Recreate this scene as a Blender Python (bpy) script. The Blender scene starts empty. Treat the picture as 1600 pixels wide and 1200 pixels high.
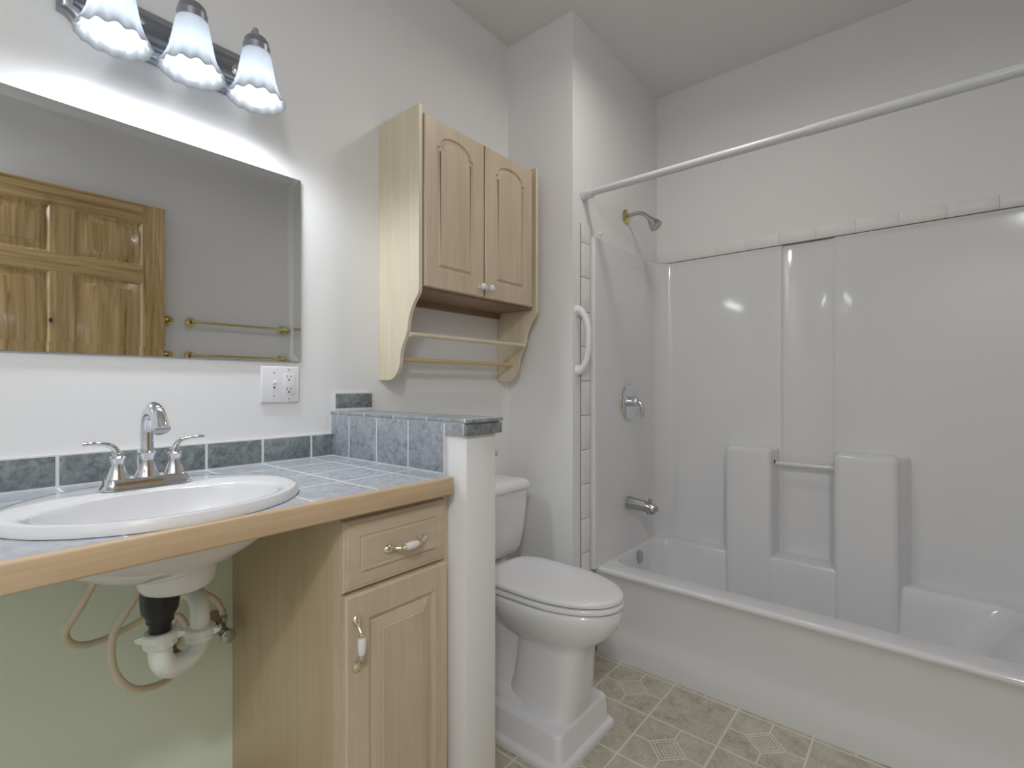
import bpy, bmesh, math, random
from math import sin, cos, pi, radians as R
from mathutils import Vector, Matrix
from mathutils.geometry import tessellate_polygon

random.seed(4)
sc = bpy.context.scene
COL = sc.collection

# ------------------------------------------------------------------ camera
# X runs along the mirror wall towards the tub, Y towards the mirror wall, Z up
FPX = 778.0
HEAD = math.atan2(1448.5 - 800.0, FPX)
cam_d = bpy.data.cameras.new('camera')
cam = bpy.data.objects.new('camera', cam_d)
COL.objects.link(cam)
cam.location = (0, 0, 1.05)
cam.rotation_euler = (pi / 2, 0, HEAD - pi / 2)
cam_d.sensor_width = 36.0
cam_d.lens = FPX / 1600.0 * 36.0
cam_d.shift_y = 3.3 / 1600.0
cam_d.clip_start = 0.02
sc.camera = cam

# ------------------------------------------------------------------ world, light, exposure
world = bpy.data.worlds.new('world')
sc.world = world
world.use_nodes = True
world.node_tree.nodes['Background'].inputs[0].default_value = (0.05, 0.05, 0.055, 1)
world.node_tree.nodes['Background'].inputs[1].default_value = 0.2
sc.view_settings.view_transform = 'Standard'
sc.view_settings.look = 'None'
sc.view_settings.gamma = 1.0
sc.view_settings.exposure = 0.12
sc.view_settings.use_curve_mapping = False
sc.cycles.max_bounces = 12
sc.cycles.diffuse_bounces = 8
sc.cycles.glossy_bounces = 6
sc.cycles.transmission_bounces = 6
sc.cycles.sample_clamp_indirect = 4.0
sc.cycles.caustics_reflective = False
sc.cycles.caustics_refractive = False

BULB = 8.0            # emission of the vanity bulbs
BULB_COL = (0.86, 0.92, 1.0)
LAMP_W = 4.6          # light each vanity bulb throws out of its shade
FILL_W = 20.0         # watts of the unseen fill lamp added on the ceiling behind the camera
TUB_W = 2.8           # watts of the small ceiling light before the tub
FILL_COL = (0.95, 0.97, 1.0)
TUB_COL = (1.0, 0.955, 0.89)
FILL_POS = (-0.62, -0.50, 2.365)
TUB_POS = (1.40, 0.55, 2.365)

def area_light(name, loc, size, watts, col, rot=(0, 0, 0)):
    d = bpy.data.lights.new(name, 'AREA')
    d.shape = 'DISK'
    d.size = size
    d.energy = watts
    d.color = col
    o = bpy.data.objects.new(name, d)
    o.location = loc
    o.rotation_euler = rot
    COL.objects.link(o)
    return o

area_light('ceiling_fill_light', (FILL_POS[0], FILL_POS[1], FILL_POS[2] - 0.075), 0.20, FILL_W, FILL_COL)
area_light('tub_lamp_light', (TUB_POS[0], TUB_POS[1], TUB_POS[2] - 0.075), 0.14, TUB_W, TUB_COL)

# ------------------------------------------------------------------ materials
def lin(c):
    return c / 12.92 if c <= 0.04045 else ((c + 0.055) / 1.055) ** 2.4

def rgb(r, g, b):
    return (lin(r / 255), lin(g / 255), lin(b / 255), 1)

def mat(name, col, rough=0.5, metal=0.0, spec=0.5, coat=0.0, bump=0.0, bscale=200.0):
    m = bpy.data.materials.new(name)
    m.use_nodes = True
    nt = m.node_tree
    b = nt.nodes['Principled BSDF']
    b.inputs['Base Color'].default_value = col
    b.inputs['Roughness'].default_value = rough
    b.inputs['Metallic'].default_value = metal
    b.inputs['Specular IOR Level'].default_value = spec
    b.inputs['Coat Weight'].default_value = coat
    b.inputs['Coat Roughness'].default_value = 0.08
    if bump:
        tc = nt.nodes.new('ShaderNodeTexCoord')
        n = nt.nodes.new('ShaderNodeTexNoise')
        n.inputs['Scale'].default_value = bscale
        n.inputs['Detail'].default_value = 3
        bp = nt.nodes.new('ShaderNodeBump')
        bp.inputs['Strength'].default_value = bump
        bp.inputs['Distance'].default_value = 0.002
        nt.links.new(tc.outputs['Object'], n.inputs['Vector'])
        nt.links.new(n.outputs['Fac'], bp.inputs['Height'])
        nt.links.new(bp.outputs['Normal'], b.inputs['Normal'])
    return m

class G:
    """tiny node-graph helper"""
    def __init__(s, m):
        s.nt = m.node_tree
        s.b = s.nt.nodes['Principled BSDF']
    def val(s, sock, v):
        if hasattr(v, 'links') or isinstance(v, bpy.types.NodeSocket):
            s.nt.links.new(v, sock)
        else:
            sock.default_value = v
    def math(s, op, a, b=None, c=None):
        n = s.nt.nodes.new('ShaderNodeMath')
        n.operation = op
        for i, v in enumerate((a, b, c)):
            if v is not None:
                s.val(n.inputs[i], v)
        return n.outputs[0]
    def mix(s, f, a, b):
        n = s.nt.nodes.new('ShaderNodeMix')
        n.data_type = 'RGBA'
        s.val(n.inputs[0], f)
        s.val(n.inputs[6], a)
        s.val(n.inputs[7], b)
        return n.outputs[2]
    def coords(s):
        tc = s.nt.nodes.new('ShaderNodeTexCoord')
        return tc.outputs['Object']
    def xyz(s, v):
        n = s.nt.nodes.new('ShaderNodeSeparateXYZ')
        s.nt.links.new(v, n.inputs[0])
        return n.outputs
    def mapping(s, v, scale, loc=(0, 0, 0)):
        n = s.nt.nodes.new('ShaderNodeMapping')
        n.inputs['Scale'].default_value = scale
        n.inputs['Location'].default_value = loc
        s.nt.links.new(v, n.inputs['Vector'])
        return n.outputs[0]
    def noise(s, v, scale, detail=4, rough=0.55, dist=0.0):
        n = s.nt.nodes.new('ShaderNodeTexNoise')
        n.inputs['Scale'].default_value = scale
        n.inputs['Detail'].default_value = detail
        n.inputs['Roughness'].default_value = rough
        n.inputs['Distortion'].default_value = dist
        s.nt.links.new(v, n.inputs['Vector'])
        return n.outputs['Fac']
    def ramp(s, f, stops):
        n = s.nt.nodes.new('ShaderNodeValToRGB')
        e = n.color_ramp.elements
        while len(e) < len(stops):
            e.new(0.5)
        for el, (p, c) in zip(e, stops):
            el.position = p
            el.color = c
        s.nt.links.new(f, n.inputs['Fac'])
        return n.outputs['Color']
    def bump(s, h, strength=0.3, dist=0.001):
        n = s.nt.nodes.new('ShaderNodeBump')
        n.inputs['Strength'].default_value = strength
        n.inputs['Distance'].default_value = dist
        s.nt.links.new(h, n.inputs['Height'])
        s.nt.links.new(n.outputs[0], s.b.inputs['Normal'])
    def color(s, c):
        s.nt.links.new(c, s.b.inputs['Base Color'])

def wood(name, light, dark, axis='Z', rough=0.42, streak=1.0):
    m = mat(name, light, rough)
    g = G(m)
    v = g.coords()
    sc_ = {'X': (1.2, 26, 26), 'Y': (26, 1.2, 26), 'Z': (26, 26, 1.2)}[axis]
    sc2 = {'X': (1.0, 5, 5), 'Y': (5, 1.0, 5), 'Z': (5, 5, 1.0)}[axis]
    n1 = g.noise(g.mapping(v, sc_), 2.2, 5, 0.6, 0.4)
    n2 = g.noise(g.mapping(v, sc2, (3, 1, 7)), 1.6, 3, 0.5, 0.8)
    sc3 = {'X': (3.2, 60, 60), 'Y': (60, 3.2, 60), 'Z': (60, 60, 3.2)}[axis]
    n3 = g.noise(g.mapping(v, sc3, (5, 2, 9)), 1.7, 2, 0.5, 0.2)
    f = g.math('MULTIPLY_ADD', n1, 0.5, g.math('MULTIPLY', n2, 0.5))
    c = g.ramp(f, [(0.32, dark), (0.62, light)])
    fleck = g.math('MULTIPLY', g.math('GREATER_THAN', n3, 0.70), 0.22 * streak)
    d2 = tuple(x * 0.6 for x in dark[:3]) + (1,)
    g.color(g.mix(fleck, c, d2))
    return m

def slate(name, u, v_, u0, v0, pu, pv, gw=0.0040, grout=rgb(222, 222, 222), c1=rgb(92, 98, 100), c2=rgb(148, 154, 158)):
    """mottled grey ceramic tile with pale joints on a u,v grid (u, v_ are axis letters or None)"""
    m = mat(name, c1, 0.32)
    g = G(m)
    co = g.coords()
    ax = g.xyz(co)
    idx = {'X': 0, 'Y': 1, 'Z': 2}
    n1 = g.noise(co, 34, 6, 0.62, 1.2)
    n2 = g.noise(co, 110, 4, 0.6, 0.6)
    f = g.math('MULTIPLY_ADD', n1, 0.6, g.math('MULTIPLY', n2, 0.4))
    col = g.ramp(f, [(0.36, c1), (0.50, g_mid(c1, c2)), (0.66, c2)])
    mask = None
    for a, o, p in ((u, u0, pu), (v_, v0, pv)):
        if a is None:
            continue
        t = g.math('DIVIDE', g.math('SUBTRACT', ax[idx[a]], o), p)
        d = g.math('MULTIPLY', g.math('ABSOLUTE', g.math('SUBTRACT', t, g.math('ROUND', t))), p)
        k = g.math('LESS_THAN', d, gw / 2)
        mask = k if mask is None else g.math('MAXIMUM', mask, k)
    if mask is not None:
        col = g.mix(mask, col, grout)
        h = g.math('SUBTRACT', 1.0, mask)
        g.bump(h, 0.5, 0.001)
        g.nt.links.new(g.math('MULTIPLY_ADD', mask, 0.5, 0.32), g.b.inputs['Roughness'])
    g.color(col)
    return m

def g_mid(a, b):
    return tuple((x + y) / 2 for x, y in zip(a, b))

WALL = mat('wall_paint', rgb(229, 229, 229), 0.62, bump=0.06, bscale=260)
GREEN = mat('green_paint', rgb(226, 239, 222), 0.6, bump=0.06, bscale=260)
CEIL = mat('ceiling_paint', rgb(224, 223, 223), 0.8, bump=0.08, bscale=180)
ACRYLIC = mat('tub_acrylic', rgb(219, 219, 220), 0.07, spec=0.45)
TUBTILE = mat('white_tile', rgb(226, 226, 225), 0.38)
PORCELAIN = mat('porcelain', rgb(226, 226, 228), 0.07, coat=0.3)
RISERW = mat('riser_plastic', rgb(224, 224, 226), 0.3)
SEATP = mat('seat_plastic', rgb(226, 226, 228), 0.18)
PLASTIC = mat('white_plastic', rgb(228, 228, 230), 0.28)
CHROME = mat('chrome', rgb(222, 224, 228), 0.05, 1.0)
CHROME2 = mat('worn_chrome', rgb(186, 186, 186), 0.16, 1.0)
NICKEL = mat('brushed_nickel', rgb(196, 196, 192), 0.22, 1.0)
BRASS = mat('polished_brass', rgb(214, 198, 140), 0.16, 1.0)
BRASSP = mat('pale_brass', rgb(240, 232, 204), 0.2, 1.0)
GUN = mat('gunmetal', rgb(172, 176, 184), 0.32, 1.0)
GUND = mat('dark_gunmetal', rgb(140, 144, 152), 0.35, 1.0)
PVC = mat('white_pvc', rgb(226, 232, 226), 0.35)
BLACKP = mat('black_plastic', rgb(22, 23, 28), 0.3)
HOSE = mat('hose_vinyl', rgb(216, 204, 184), 0.4)
ESC = mat('dull_brass', rgb(176, 160, 138), 0.3, 1.0)
GROUT = mat('grout', rgb(214, 214, 214), 0.8)
SEAM = mat('dark_seam', rgb(96, 92, 88), 0.8)
RODW = mat('rod_enamel', rgb(206, 208, 212), 0.25)
BLACK = mat('slot_black', rgb(24, 24, 24), 0.6)
ROSE_WOOD = mat('baseboard_wood', rgb(130, 92, 62), 0.4)
MAPLE = wood('maple_vertical', rgb(204, 187, 164), rgb(184, 165, 142), 'Z')
MAPLE_X = wood('maple_along_wall', rgb(208, 184, 152), rgb(186, 158, 126), 'X')
MAPLE_PALE = wood('maple_pale', rgb(218, 208, 184), rgb(206, 192, 164), 'Z', streak=0.3)
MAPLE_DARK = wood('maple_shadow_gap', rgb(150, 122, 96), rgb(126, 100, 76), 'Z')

MIRROR = mat('mirror_silver', (0.80, 0.81, 0.81, 1), 0.0, 1.0)
MIRROR_EDGE = mat('mirror_edge', rgb(90, 98, 96), 0.3)

# ------------------------------------------------------------------ mesh helpers
class MB:
    def __init__(s):
        s.bm = bmesh.new()
        s.mi = 0
    def face(s, vs):
        try:
            f = s.bm.faces.new(vs)
            f.material_index = s.mi
            return f
        except ValueError:
            return None
    def box(s, lo, hi, bevel=0.0, seg=3, rot=None, pivot=None):
        t = bmesh.new()
        bmesh.ops.create_cube(t, size=1.0)
        c = [(a + b) / 2 for a, b in zip(lo, hi)]
        d = [abs(b - a) for a, b in zip(lo, hi)]
        for v in t.verts:
            v.co = Vector((c[0] + v.co.x * d[0], c[1] + v.co.y * d[1], c[2] + v.co.z * d[2]))
        if bevel:
            bmesh.ops.bevel(t, geom=t.edges[:], offset=bevel, segments=seg, affect='EDGES', profile=0.5)
        if rot is not None:
            bmesh.ops.rotate(t, cent=pivot or c, matrix=rot, verts=t.verts[:])
        s.add(t)
        return s
    def add(s, t):
        mp = {}
        for v in t.verts:
            mp[v] = s.bm.verts.new(v.co)
        for f in t.faces:
            s.face([mp[v] for v in f.verts])
        t.free()
    def loft(s, rings, cap0=True, cap1=True, closed=True):
        R_ = [[s.bm.verts.new(p) for p in r] for r in rings]
        n = len(R_[0])
        for a, b in zip(R_[:-1], R_[1:]):
            for i in range(n if closed else n - 1):
                j = (i + 1) % n
                s.face([a[i], a[j], b[j], b[i]])
        if cap0:
            s.face(list(reversed(R_[0])))
        if cap1:
            s.face(R_[-1])
        return s
    def lathe(s, prof, base, axis=(0, 0, 1), seg=40, cap0=True, cap1=True, fn=None):
        """prof: (radius, distance along axis)"""
        a = Vector(axis).normalized()
        q = a.to_track_quat('Z', 'Y')
        rings = []
        for r, h in prof:
            ring = []
            for i in range(seg):
                th = 2 * pi * i / seg
                rr = r if fn is None else fn(r, h, th)
                dz = 0
                if isinstance(rr, tuple):
                    rr, dz = rr
                ring.append(Vector(base) + q @ Vector((rr * cos(th), rr * sin(th), h + dz)))
            rings.append(ring)
        return s.loft(rings, cap0, cap1)
    def tube(s, pts, rad, seg=14, cap=True, flat=None):
        """pts: points; rad: number or list; flat: list of (width, height) scale"""
        pts = [Vector(p) for p in pts]
        n = len(pts)
        rads = rad if isinstance(rad, (list, tuple)) else [rad] * n
        tang = []
        for i in range(n):
            a = pts[max(i - 1, 0)]
            b = pts[min(i + 1, n - 1)]
            tang.append((b - a).normalized())
        up = Vector((0, 0, 1))
        if abs(tang[0].dot(up)) > 0.9:
            up = Vector((1, 0, 0))
        u = (up - tang[0] * up.dot(tang[0])).normalized()
        rings = []
        for i in range(n):
            u = (u - tang[i] * u.dot(tang[i])).normalized()
            w = tang[i].cross(u)
            fu, fw = (1, 1) if flat is None else flat[i]
            rings.append([pts[i] + (u * cos(2 * pi * k / seg) * fu + w * sin(2 * pi * k / seg) * fw) * rads[i] for k in range(seg)])
        return s.loft(rings, cap, cap)
    def sphere(s, c, r, seg=24, scale=(1, 1, 1)):
        t = bmesh.new()
        bmesh.ops.create_uvsphere(t, u_segments=seg, v_segments=seg // 2, radius=r)
        for v in t.verts:
            v.co = Vector((c[0] + v.co.x * scale[0], c[1] + v.co.y * scale[1], c[2] + v.co.z * scale[2]))
        s.add(t)
        return s
    def tess(s, loops):
        """flat face between an outer loop and hole loops (lists of Vectors); returns the verts of each loop"""
        V = [[s.bm.verts.new(p) for p in l] for l in loops]
        flat = [v for l in V for v in l]
        for tri in tessellate_polygon([[Vector(p) for p in l] for l in loops]):
            s.face([flat[i] for i in tri])
        return V
    def bridge(s, a, b):
        n = len(a)
        for i in range(n):
            j = (i + 1) % n
            s.face([a[i], a[j], b[j], b[i]])
    def ring(s, pts):
        return [s.bm.verts.new(p) for p in pts]

def finish(name, mb, mats, parent=None, smooth=30, merge=True):
    me = bpy.data.meshes.new(name)
    if merge:
        bmesh.ops.remove_doubles(mb.bm, verts=mb.bm.verts[:], dist=1e-5)
    bmesh.ops.recalc_face_normals(mb.bm, faces=mb.bm.faces[:])
    mb.bm.to_mesh(me)
    mb.bm.free()
    for m in (mats if isinstance(mats, (list, tuple)) else [mats]):
        me.materials.append(m)
    if smooth:
        me.polygons.foreach_set('use_smooth', [True] * len(me.polygons))
        me.set_sharp_from_angle(angle=R(smooth))
    o = bpy.data.objects.new(name, me)
    COL.objects.link(o)
    if parent is not None:
        o.parent = parent
        w = Vector(parent.location)
        p = parent
        while p.parent is not None:
            p = p.parent
        # all meshes are built in world coordinates: undo the root's offset
        o.matrix_parent_inverse = Matrix.Translation(-Vector(p.location)) if parent is p else Matrix.Identity(4)
    return o

def tag(o, label, cat, group=None):
    o['label'] = label
    o['category'] = cat
    if group:
        o['group'] = group
    return o

def thing(name, label, cat, loc, group=None):
    o = bpy.data.objects.new(name, None)
    o.empty_display_size = 0.05
    o.location = loc
    COL.objects.link(o)
    return tag(o, label, cat, group)

def part_label(o, t):
    o['label'] = t
    return o

def struct(name, mb, mats, smooth=0):
    o = finish(name, mb, mats, None, smooth)
    o['kind'] = 'structure'
    return o

def arc(cx, cy, r, a0, a1, n):
    return [(cx + r * cos(a0 + (a1 - a0) * i / n), cy + r * sin(a0 + (a1 - a0) * i / n)) for i in range(n + 1)]

def spline(pts, per=10):
    """Catmull-Rom through points"""
    P = [Vector(p) for p in pts]
    out = []
    for i in range(len(P) - 1):
        p0 = P[max(i - 1, 0)]
        p1, p2 = P[i], P[i + 1]
        p3 = P[min(i + 2, len(P) - 1)]
        for k in range(per):
            t = k / per
            out.append(0.5 * ((2 * p1) + (p2 - p0) * t + (2 * p0 - 5 * p1 + 4 * p2 - p3) * t * t + (3 * p1 - p0 - 3 * p2 + p3) * t ** 3))
    out.append(P[-1])
    return out

def rrect(x0, x1, y0, y1, r, n=8):
    """rounded rectangle, counter-clockwise list of (x, y)"""
    p = []
    for cx, cy, a in ((x1 - r, y0 + r, -pi / 2), (x1 - r, y1 - r, 0), (x0 + r, y1 - r, pi / 2), (x0 + r, y0 + r, pi)):
        p += arc(cx, cy, r, a, a + pi / 2, n)
    return p

# ------------------------------------------------------------------ room shell
W = 1.32          # mirror wall
XB = 2.304        # wall behind the tub
YR = -0.70        # wall opposite the mirror
X0 = -1.30        # wall behind the camera
XC = 1.558        # front of the plumbing chase
YC = 1.007        # chase side facing the tub
YE = -0.37        # far end of the tub alcove
XE = 1.612
H = 2.44

m = MB(); m.box((X0 - .1, YR - .1, -.1), (XB + .1, W + .1, 0)); FLOOR = m
# vinyl floor
VIN = mat('sheet_vinyl', rgb(170, 166, 150), 0.38)
g = G(VIN)
co = g.coords()
ax = g.xyz(co)
P_ = 0.2105
tu = g.math('DIVIDE', g.math('SUBTRACT', ax[0], 1.708), P_)
tv = g.math('DIVIDE', g.math('SUBTRACT', ax[1], 0.892), P_)
iu, iv = g.math('FLOOR', tu), g.math('FLOOR', tv)
fu = g.math('ABSOLUTE', g.math('SUBTRACT', g.math('SUBTRACT', tu, iu), 0.5))
fv = g.math('ABSOLUTE', g.math('SUBTRACT', g.math('SUBTRACT', tv, iv), 0.5))
edge = g.math('GREATER_THAN', g.math('MAXIMUM', fu, fv), 0.5 - 0.014)
par = g.math('ABSOLUTE', g.math('SUBTRACT', g.math('MODULO', g.math('ADD', g.math('ADD', iu, iv), 400.0), 2.0), 0.0))
par = g.math('LESS_THAN', par, 0.5)          # plain tile for odd sums, inset for even sums
d1 = g.math('ADD', fu, fv)
inside = g.math('LESS_THAN', d1, 0.27)
cross = g.math('LESS_THAN', g.math('MINIMUM', fu, fv), 0.011)
cross = g.math('MULTIPLY', cross, g.math('SUBTRACT', 1.0, inside))
def band(c, w):
    return g.math('LESS_THAN', g.math('ABSOLUTE', g.math('SUBTRACT', d1, c)), w)
rings = g.math('MAXIMUM', g.math('MAXIMUM', band(0.265, 0.014), band(0.195, 0.010)), g.math('MAXIMUM', band(0.125, 0.009), band(0.065, 0.008)))
df = g.math('SUBTRACT', fu, fv)
ticks = g.math('LESS_THAN', g.math('ABSOLUTE', g.math('SUBTRACT', g.math('MODULO', g.math('ADD', df, 5.0), 0.085), 0.0425)), 0.007)
ticks = g.math('MULTIPLY', ticks, g.math('MULTIPLY', inside, g.math('GREATER_THAN', d1, 0.195)))
fancy = g.math('MULTIPLY', par, g.math('MAXIMUM', cross, g.math('MAXIMUM', rings, ticks)))
line = g.math('MAXIMUM', edge, fancy)
n1 = g.noise(co, 16, 6, 0.62, 0.7)
n2 = g.noise(co, 75, 5, 0.65, 0.9)
f_ = g.math('MULTIPLY_ADD', n1, 0.55, g.math('MULTIPLY', n2, 0.45))
stone = g.ramp(f_, [(0.34, rgb(150, 144, 124)), (0.48, rgb(182, 176, 158)), (0.62, rgb(198, 194, 182))])
g.color(g.mix(line, stone, rgb(216, 211, 194)))
g.bump(g.math('SUBTRACT', 1.0, line), 0.25, 0.0006)
struct('floor', FLOOR, VIN)

m = MB(); m.box((X0 - .1, YR - .1, H), (XB + .1, W + .1, H + .1)); struct('ceiling', m, CEIL)

m = MB()
m.box((X0 - .1, W, 0.83), (XC + .02, W + .1, H))
m.box((0.82, W, 0), (XC + .02, W + .1, 0.83))
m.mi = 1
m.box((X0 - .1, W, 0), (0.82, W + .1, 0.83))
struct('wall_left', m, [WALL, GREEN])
m = MB(); m.box((XC, YC, 0), (XB + .1, W + .1, H)); struct('wall_chase', m, WALL)
m = MB(); m.box((XB, YE - .1, 0), (XB + .1, YC, H)); struct('wall_back', m, WALL)
m = MB(); m.box((XE, YR - .1, 0), (XB + .1, YE, H)); struct('wall_end', m, WALL)
m = MB(); m.box((X0 - .1, YR - .1, 0), (XE, YR, H)); struct('wall_right', m, WALL)
m = MB(); m.box((X0 - .1, YR, 0), (X0, W, H)); struct('wall_front', m, WALL)
# low partition between vanity and toilet
m = MB(); m.box((0.776, 0.777, 0), (0.872, W, 0.948), 0.002, 2); struct('wall_partition', m, WALL, 30)
m = MB(); m.box((X0, W - .014, 0), (0.500, W, 0.102), 0.003, 2); struct('baseboard_left', m, ROSE_WOOD, 30)

# tile border around the tub surround
m = MB()
PT = 0.1312
zz = 0.545 - 4 * PT
while zz < 1.66:
    lo, hi = max(zz, 0.0), min(zz + PT, 1.669)
    m.box((1.6135, YC - .007, lo + .0009), (1.6725, YC, hi - .0009), 0.0018, 2)
    zz += PT
m.mi = 1
m.box((1.6120, YC - .0022, 0.0), (1.6755, YC, 1.668))
struct('trim_1', m, [TUBTILE, SEAM], 30)
m = MB()
yy = -0.1843 - 2 * PT
while yy < YC - .02:
    lo, hi = max(yy, YE + .001), min(yy + PT, YC - .001)
    m.box((XB - .007, lo + .0007, 1.6345), (XB, hi - .0007, 1.683), 0.0018, 2)
    yy += PT
m.mi = 1
m.box((XB - .004, YE + .001, 1.630), (XB, YC - .001, 1.6825))
m.mi = 2
m.box((XB - .0075, YE + .001, 1.6300), (XB - .0005, YC - .035, 1.6345))
struct('trim_2', m, [TUBTILE, TUBTILE, SEAM], 30)

# ------------------------------------------------------------------ six panel pine door, standing open in front of the opposite wall
def pine():
    m = mat('knotty_pine', rgb(190, 150, 92), 0.25, coat=0.3)
    g = G(m)
    v = g.coords()
    ax = g.xyz(v)
    def grain(a, b):
        n1 = g.noise(g.mapping(v, a), 1.8, 5, 0.62, 1.2)
        n2 = g.noise(g.mapping(v, b), 1.6, 3, 0.5, 0.3)
        return g.math('MULTIPLY_ADD', n1, 0.72, g.math('MULTIPLY', n2, 0.28))
    def between(a, lo, hi):
        return g.math('MULTIPLY', g.math('GREATER_THAN', a, lo), g.math('LESS_THAN', a, hi))
    # the rails run across, stiles and panels upright
    rz = None
    for lo, hi in ((1.925, 2.1), (1.608, 1.697), (0.70, 0.84), (0.0, 0.22)):
        k = between(ax[2], lo, hi)
        rz = k if rz is None else g.math('MAXIMUM', rz, k)
    rail = g.math('MULTIPLY', rz, between(ax[0], 0.137, 0.786))
    fv_, fh_ = grain((15, 15, 0.9), (60, 60, 1.6)), grain((0.9, 15, 15), (1.6, 60, 60))
    f = g.math('ADD', g.math('MULTIPLY', fh_, rail), g.math('MULTIPLY', fv_, g.math('SUBTRACT', 1.0, rail)))
    c = g.ramp(f, [(0.30, rgb(112, 80, 48)), (0.42, rgb(174, 142, 94)), (0.60, rgb(206, 178, 130))])
    vor = g.nt.nodes.new('ShaderNodeTexVoronoi')
    vor.inputs['Scale'].default_value = 1.0
    g.nt.links.new(g.mapping(v, (6.5, 2, 4.2), (0.15, 0, 0.62)), vor.inputs['Vector'])
    k = g.math('LESS_THAN', vor.outputs['Distance'], 0.05)
    halo = g.ramp(vor.outputs['Distance'], [(0.06, (1, 1, 1, 1)), (0.24, (0, 0, 0, 1))])
    c = g.mix(g.math('MULTIPLY', halo, 0.35), c, rgb(126, 82, 42))
    g.color(g.mix(k, c, rgb(70, 42, 26)))
    return m
PINE = pine()

def panel_rings(mb, contour, steps, to3):
    """contour (u, v) ccw; steps: list of (inset, depth); returns nothing, fills the middle"""
    def off(pts, d):
        n = len(pts)
        out = []
        for i in range(n):
            p0, p1, p2 = Vector(pts[i - 1]), Vector(pts[i]), Vector(pts[(i + 1) % n])
            a, b = (p1 - p0), (p2 - p1)
            if a.length < 1e-9 or b.length < 1e-9:
                out.append(pts[i]); continue
            a.normalize(); b.normalize()
            na, nb = Vector((-a.y, a.x)), Vector((-b.y, b.x))
            k = na + nb
            if k.length < 1e-6:
                k = na
            k.normalize()
            c = max(0.5, k.dot(na))
            q = p1 + k * (d / c)
            out.append((q.x, q.y))
        return out
    loops = [off(contour, i) for i, d in steps]
    R_ = [[mb.bm.verts.new(to3(u, v, d)) for u, v in l] for l, (i, d) in zip(loops, steps)]
    for a, b in zip(R_[:-1], R_[1:]):
        mb.bridge(a, b)
    l = loops[-1]
    for tri in tessellate_polygon([[Vector((u, v, 0)) for u, v in l]]):
        mb.face([R_[-1][i] for i in tri])
    return R_[0]

def panelled(mb, rect, holes, steps, to3, thick, edge=0.003):
    """slab front with raised panels; rect = (u0, u1, v0, v1); to3(u, v, depth) with depth > 0 into the slab"""
    u0, u1, v0, v1 = rect
    e = edge
    outer = [(u0 + e, v0 + e), (u1 - e, v0 + e), (u1 - e, v1 - e), (u0 + e, v1 - e)]
    o2 = [(u0, v0), (u1, v0), (u1, v1), (u0, v1)]
    flat = [outer] + holes
    V = mb.tess([[Vector((u, v, 0)) for u, v in l] for l in flat])
    for l, vs in zip(flat, V):
        for (u, v), w in zip(l, vs):
            w.co = to3(u, v, 0)
    r1 = mb.ring([to3(u, v, e) for u, v in o2])
    r2 = mb.ring([to3(u, v, thick) for u, v in o2])
    mb.bridge(V[0], r1)
    mb.bridge(r1, r2)
    mb.face(r2)
    for h in holes:
        panel_rings(mb, h, steps, to3)

def rect_c(u0, u1, v0, v1):
    return [(u0, v0), (u1, v0), (u1, v1), (u0, v1)]

YD = -0.624
m = MB()
holes = []
for u0, u1 in ((0.137, 0.4165), (0.5065, 0.786)):
    for v0, v1 in ((0.22, 0.70), (0.84, 1.608), (1.697, 1.925)):
        holes.append(rect_c(u0, u1, v0, v1))
panelled(m, (0.032, 0.892, 0.012, 2.03), holes, [(0, 0), (0.004, 0.004), (0.009, 0.008), (0.013, 0.013), (0.046, 0.003), (0.047, 0.0005), (0.049, 0.0)],
         lambda u, v, d: Vector((u, YD - d, v)), 0.034, 0.002)
door = struct('door_1', m, PINE, 25)
m = MB()
m.lathe([(0.030, 0), (0.030, 0.006), (0.012, 0.010), (0.011, 0.035), (0.024, 0.045), (0.027, 0.058), (0.020, 0.070), (0.004, 0.073)], (0.835, YD - .001, 0.95), (0, 1, 0), 28)
finish('door_handle', m, BRASS, door)

# towel bars on the opposite wall (seen in the mirror)
def towel_bar(x0, x1, z, label):
    t = thing('towel_bar', label, 'towel bar', ((x0 + x1) / 2, YR, z), 'brass towel bars')
    for x in (x0, x1):
        m = MB()
        m.lathe([(0.027, 0), (0.027, 0.005), (0.020, 0.011), (0.012, 0.015), (0.010, 0.035), (0.013, 0.040), (0.015, 0.052), (0.010, 0.060)], (x, YR + .0005, z), (0, 1, 0), 24)
        finish('mount', m, BRASS, t)
    m = MB(); m.tube([(x0, YR + .047, z), (x1, YR + .047, z)], 0.0075, 14)
    finish('bar', m, BRASS, t)
towel_bar(1.037, 1.580, 1.424, 'polished brass towel bar fully visible in the mirror, right of the pine door')
towel_bar(0.36, 0.926, 1.424, 'brass towel bar mostly hidden behind the open pine door')

# ------------------------------------------------------------------ ceiling lights out of frame, the one behind the camera added as fill
GLOW = bpy.data.materials.new('lit_dome_glass'); GLOW.use_nodes = True
gb = GLOW.node_tree.nodes['Principled BSDF']
gb.inputs['Base Color'].default_value = rgb(240, 238, 232)
gb.inputs['Emission Color'].default_value = FILL_COL + (1,)
gb.inputs['Emission Strength'].default_value = 2.0
def dome(pos, k, label):
    t = thing('ceiling_light', label, 'ceiling light', (pos[0], pos[1], H))
    m = MB(); m.lathe([(0.15 * k, 0), (0.15 * k, -0.02), (0.135 * k, -0.03)], (pos[0], pos[1], H), seg=40); finish('base', m, PLASTIC, t)
    m = MB(); m.lathe([(0.130 * k, -0.03), (0.125 * k, -0.05), (0.10 * k, -0.072), (0.06 * k, -0.085), (0.01, -0.09)], (pos[0], pos[1], H), seg=40)
    finish('shade', m, GLOW, t)
dome(FILL_POS, 1.0, 'round white dome added as unseen fill light on the ceiling behind the camera')
dome(TUB_POS, 0.72, 'small round white dome light on the ceiling in front of the tub')

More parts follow.
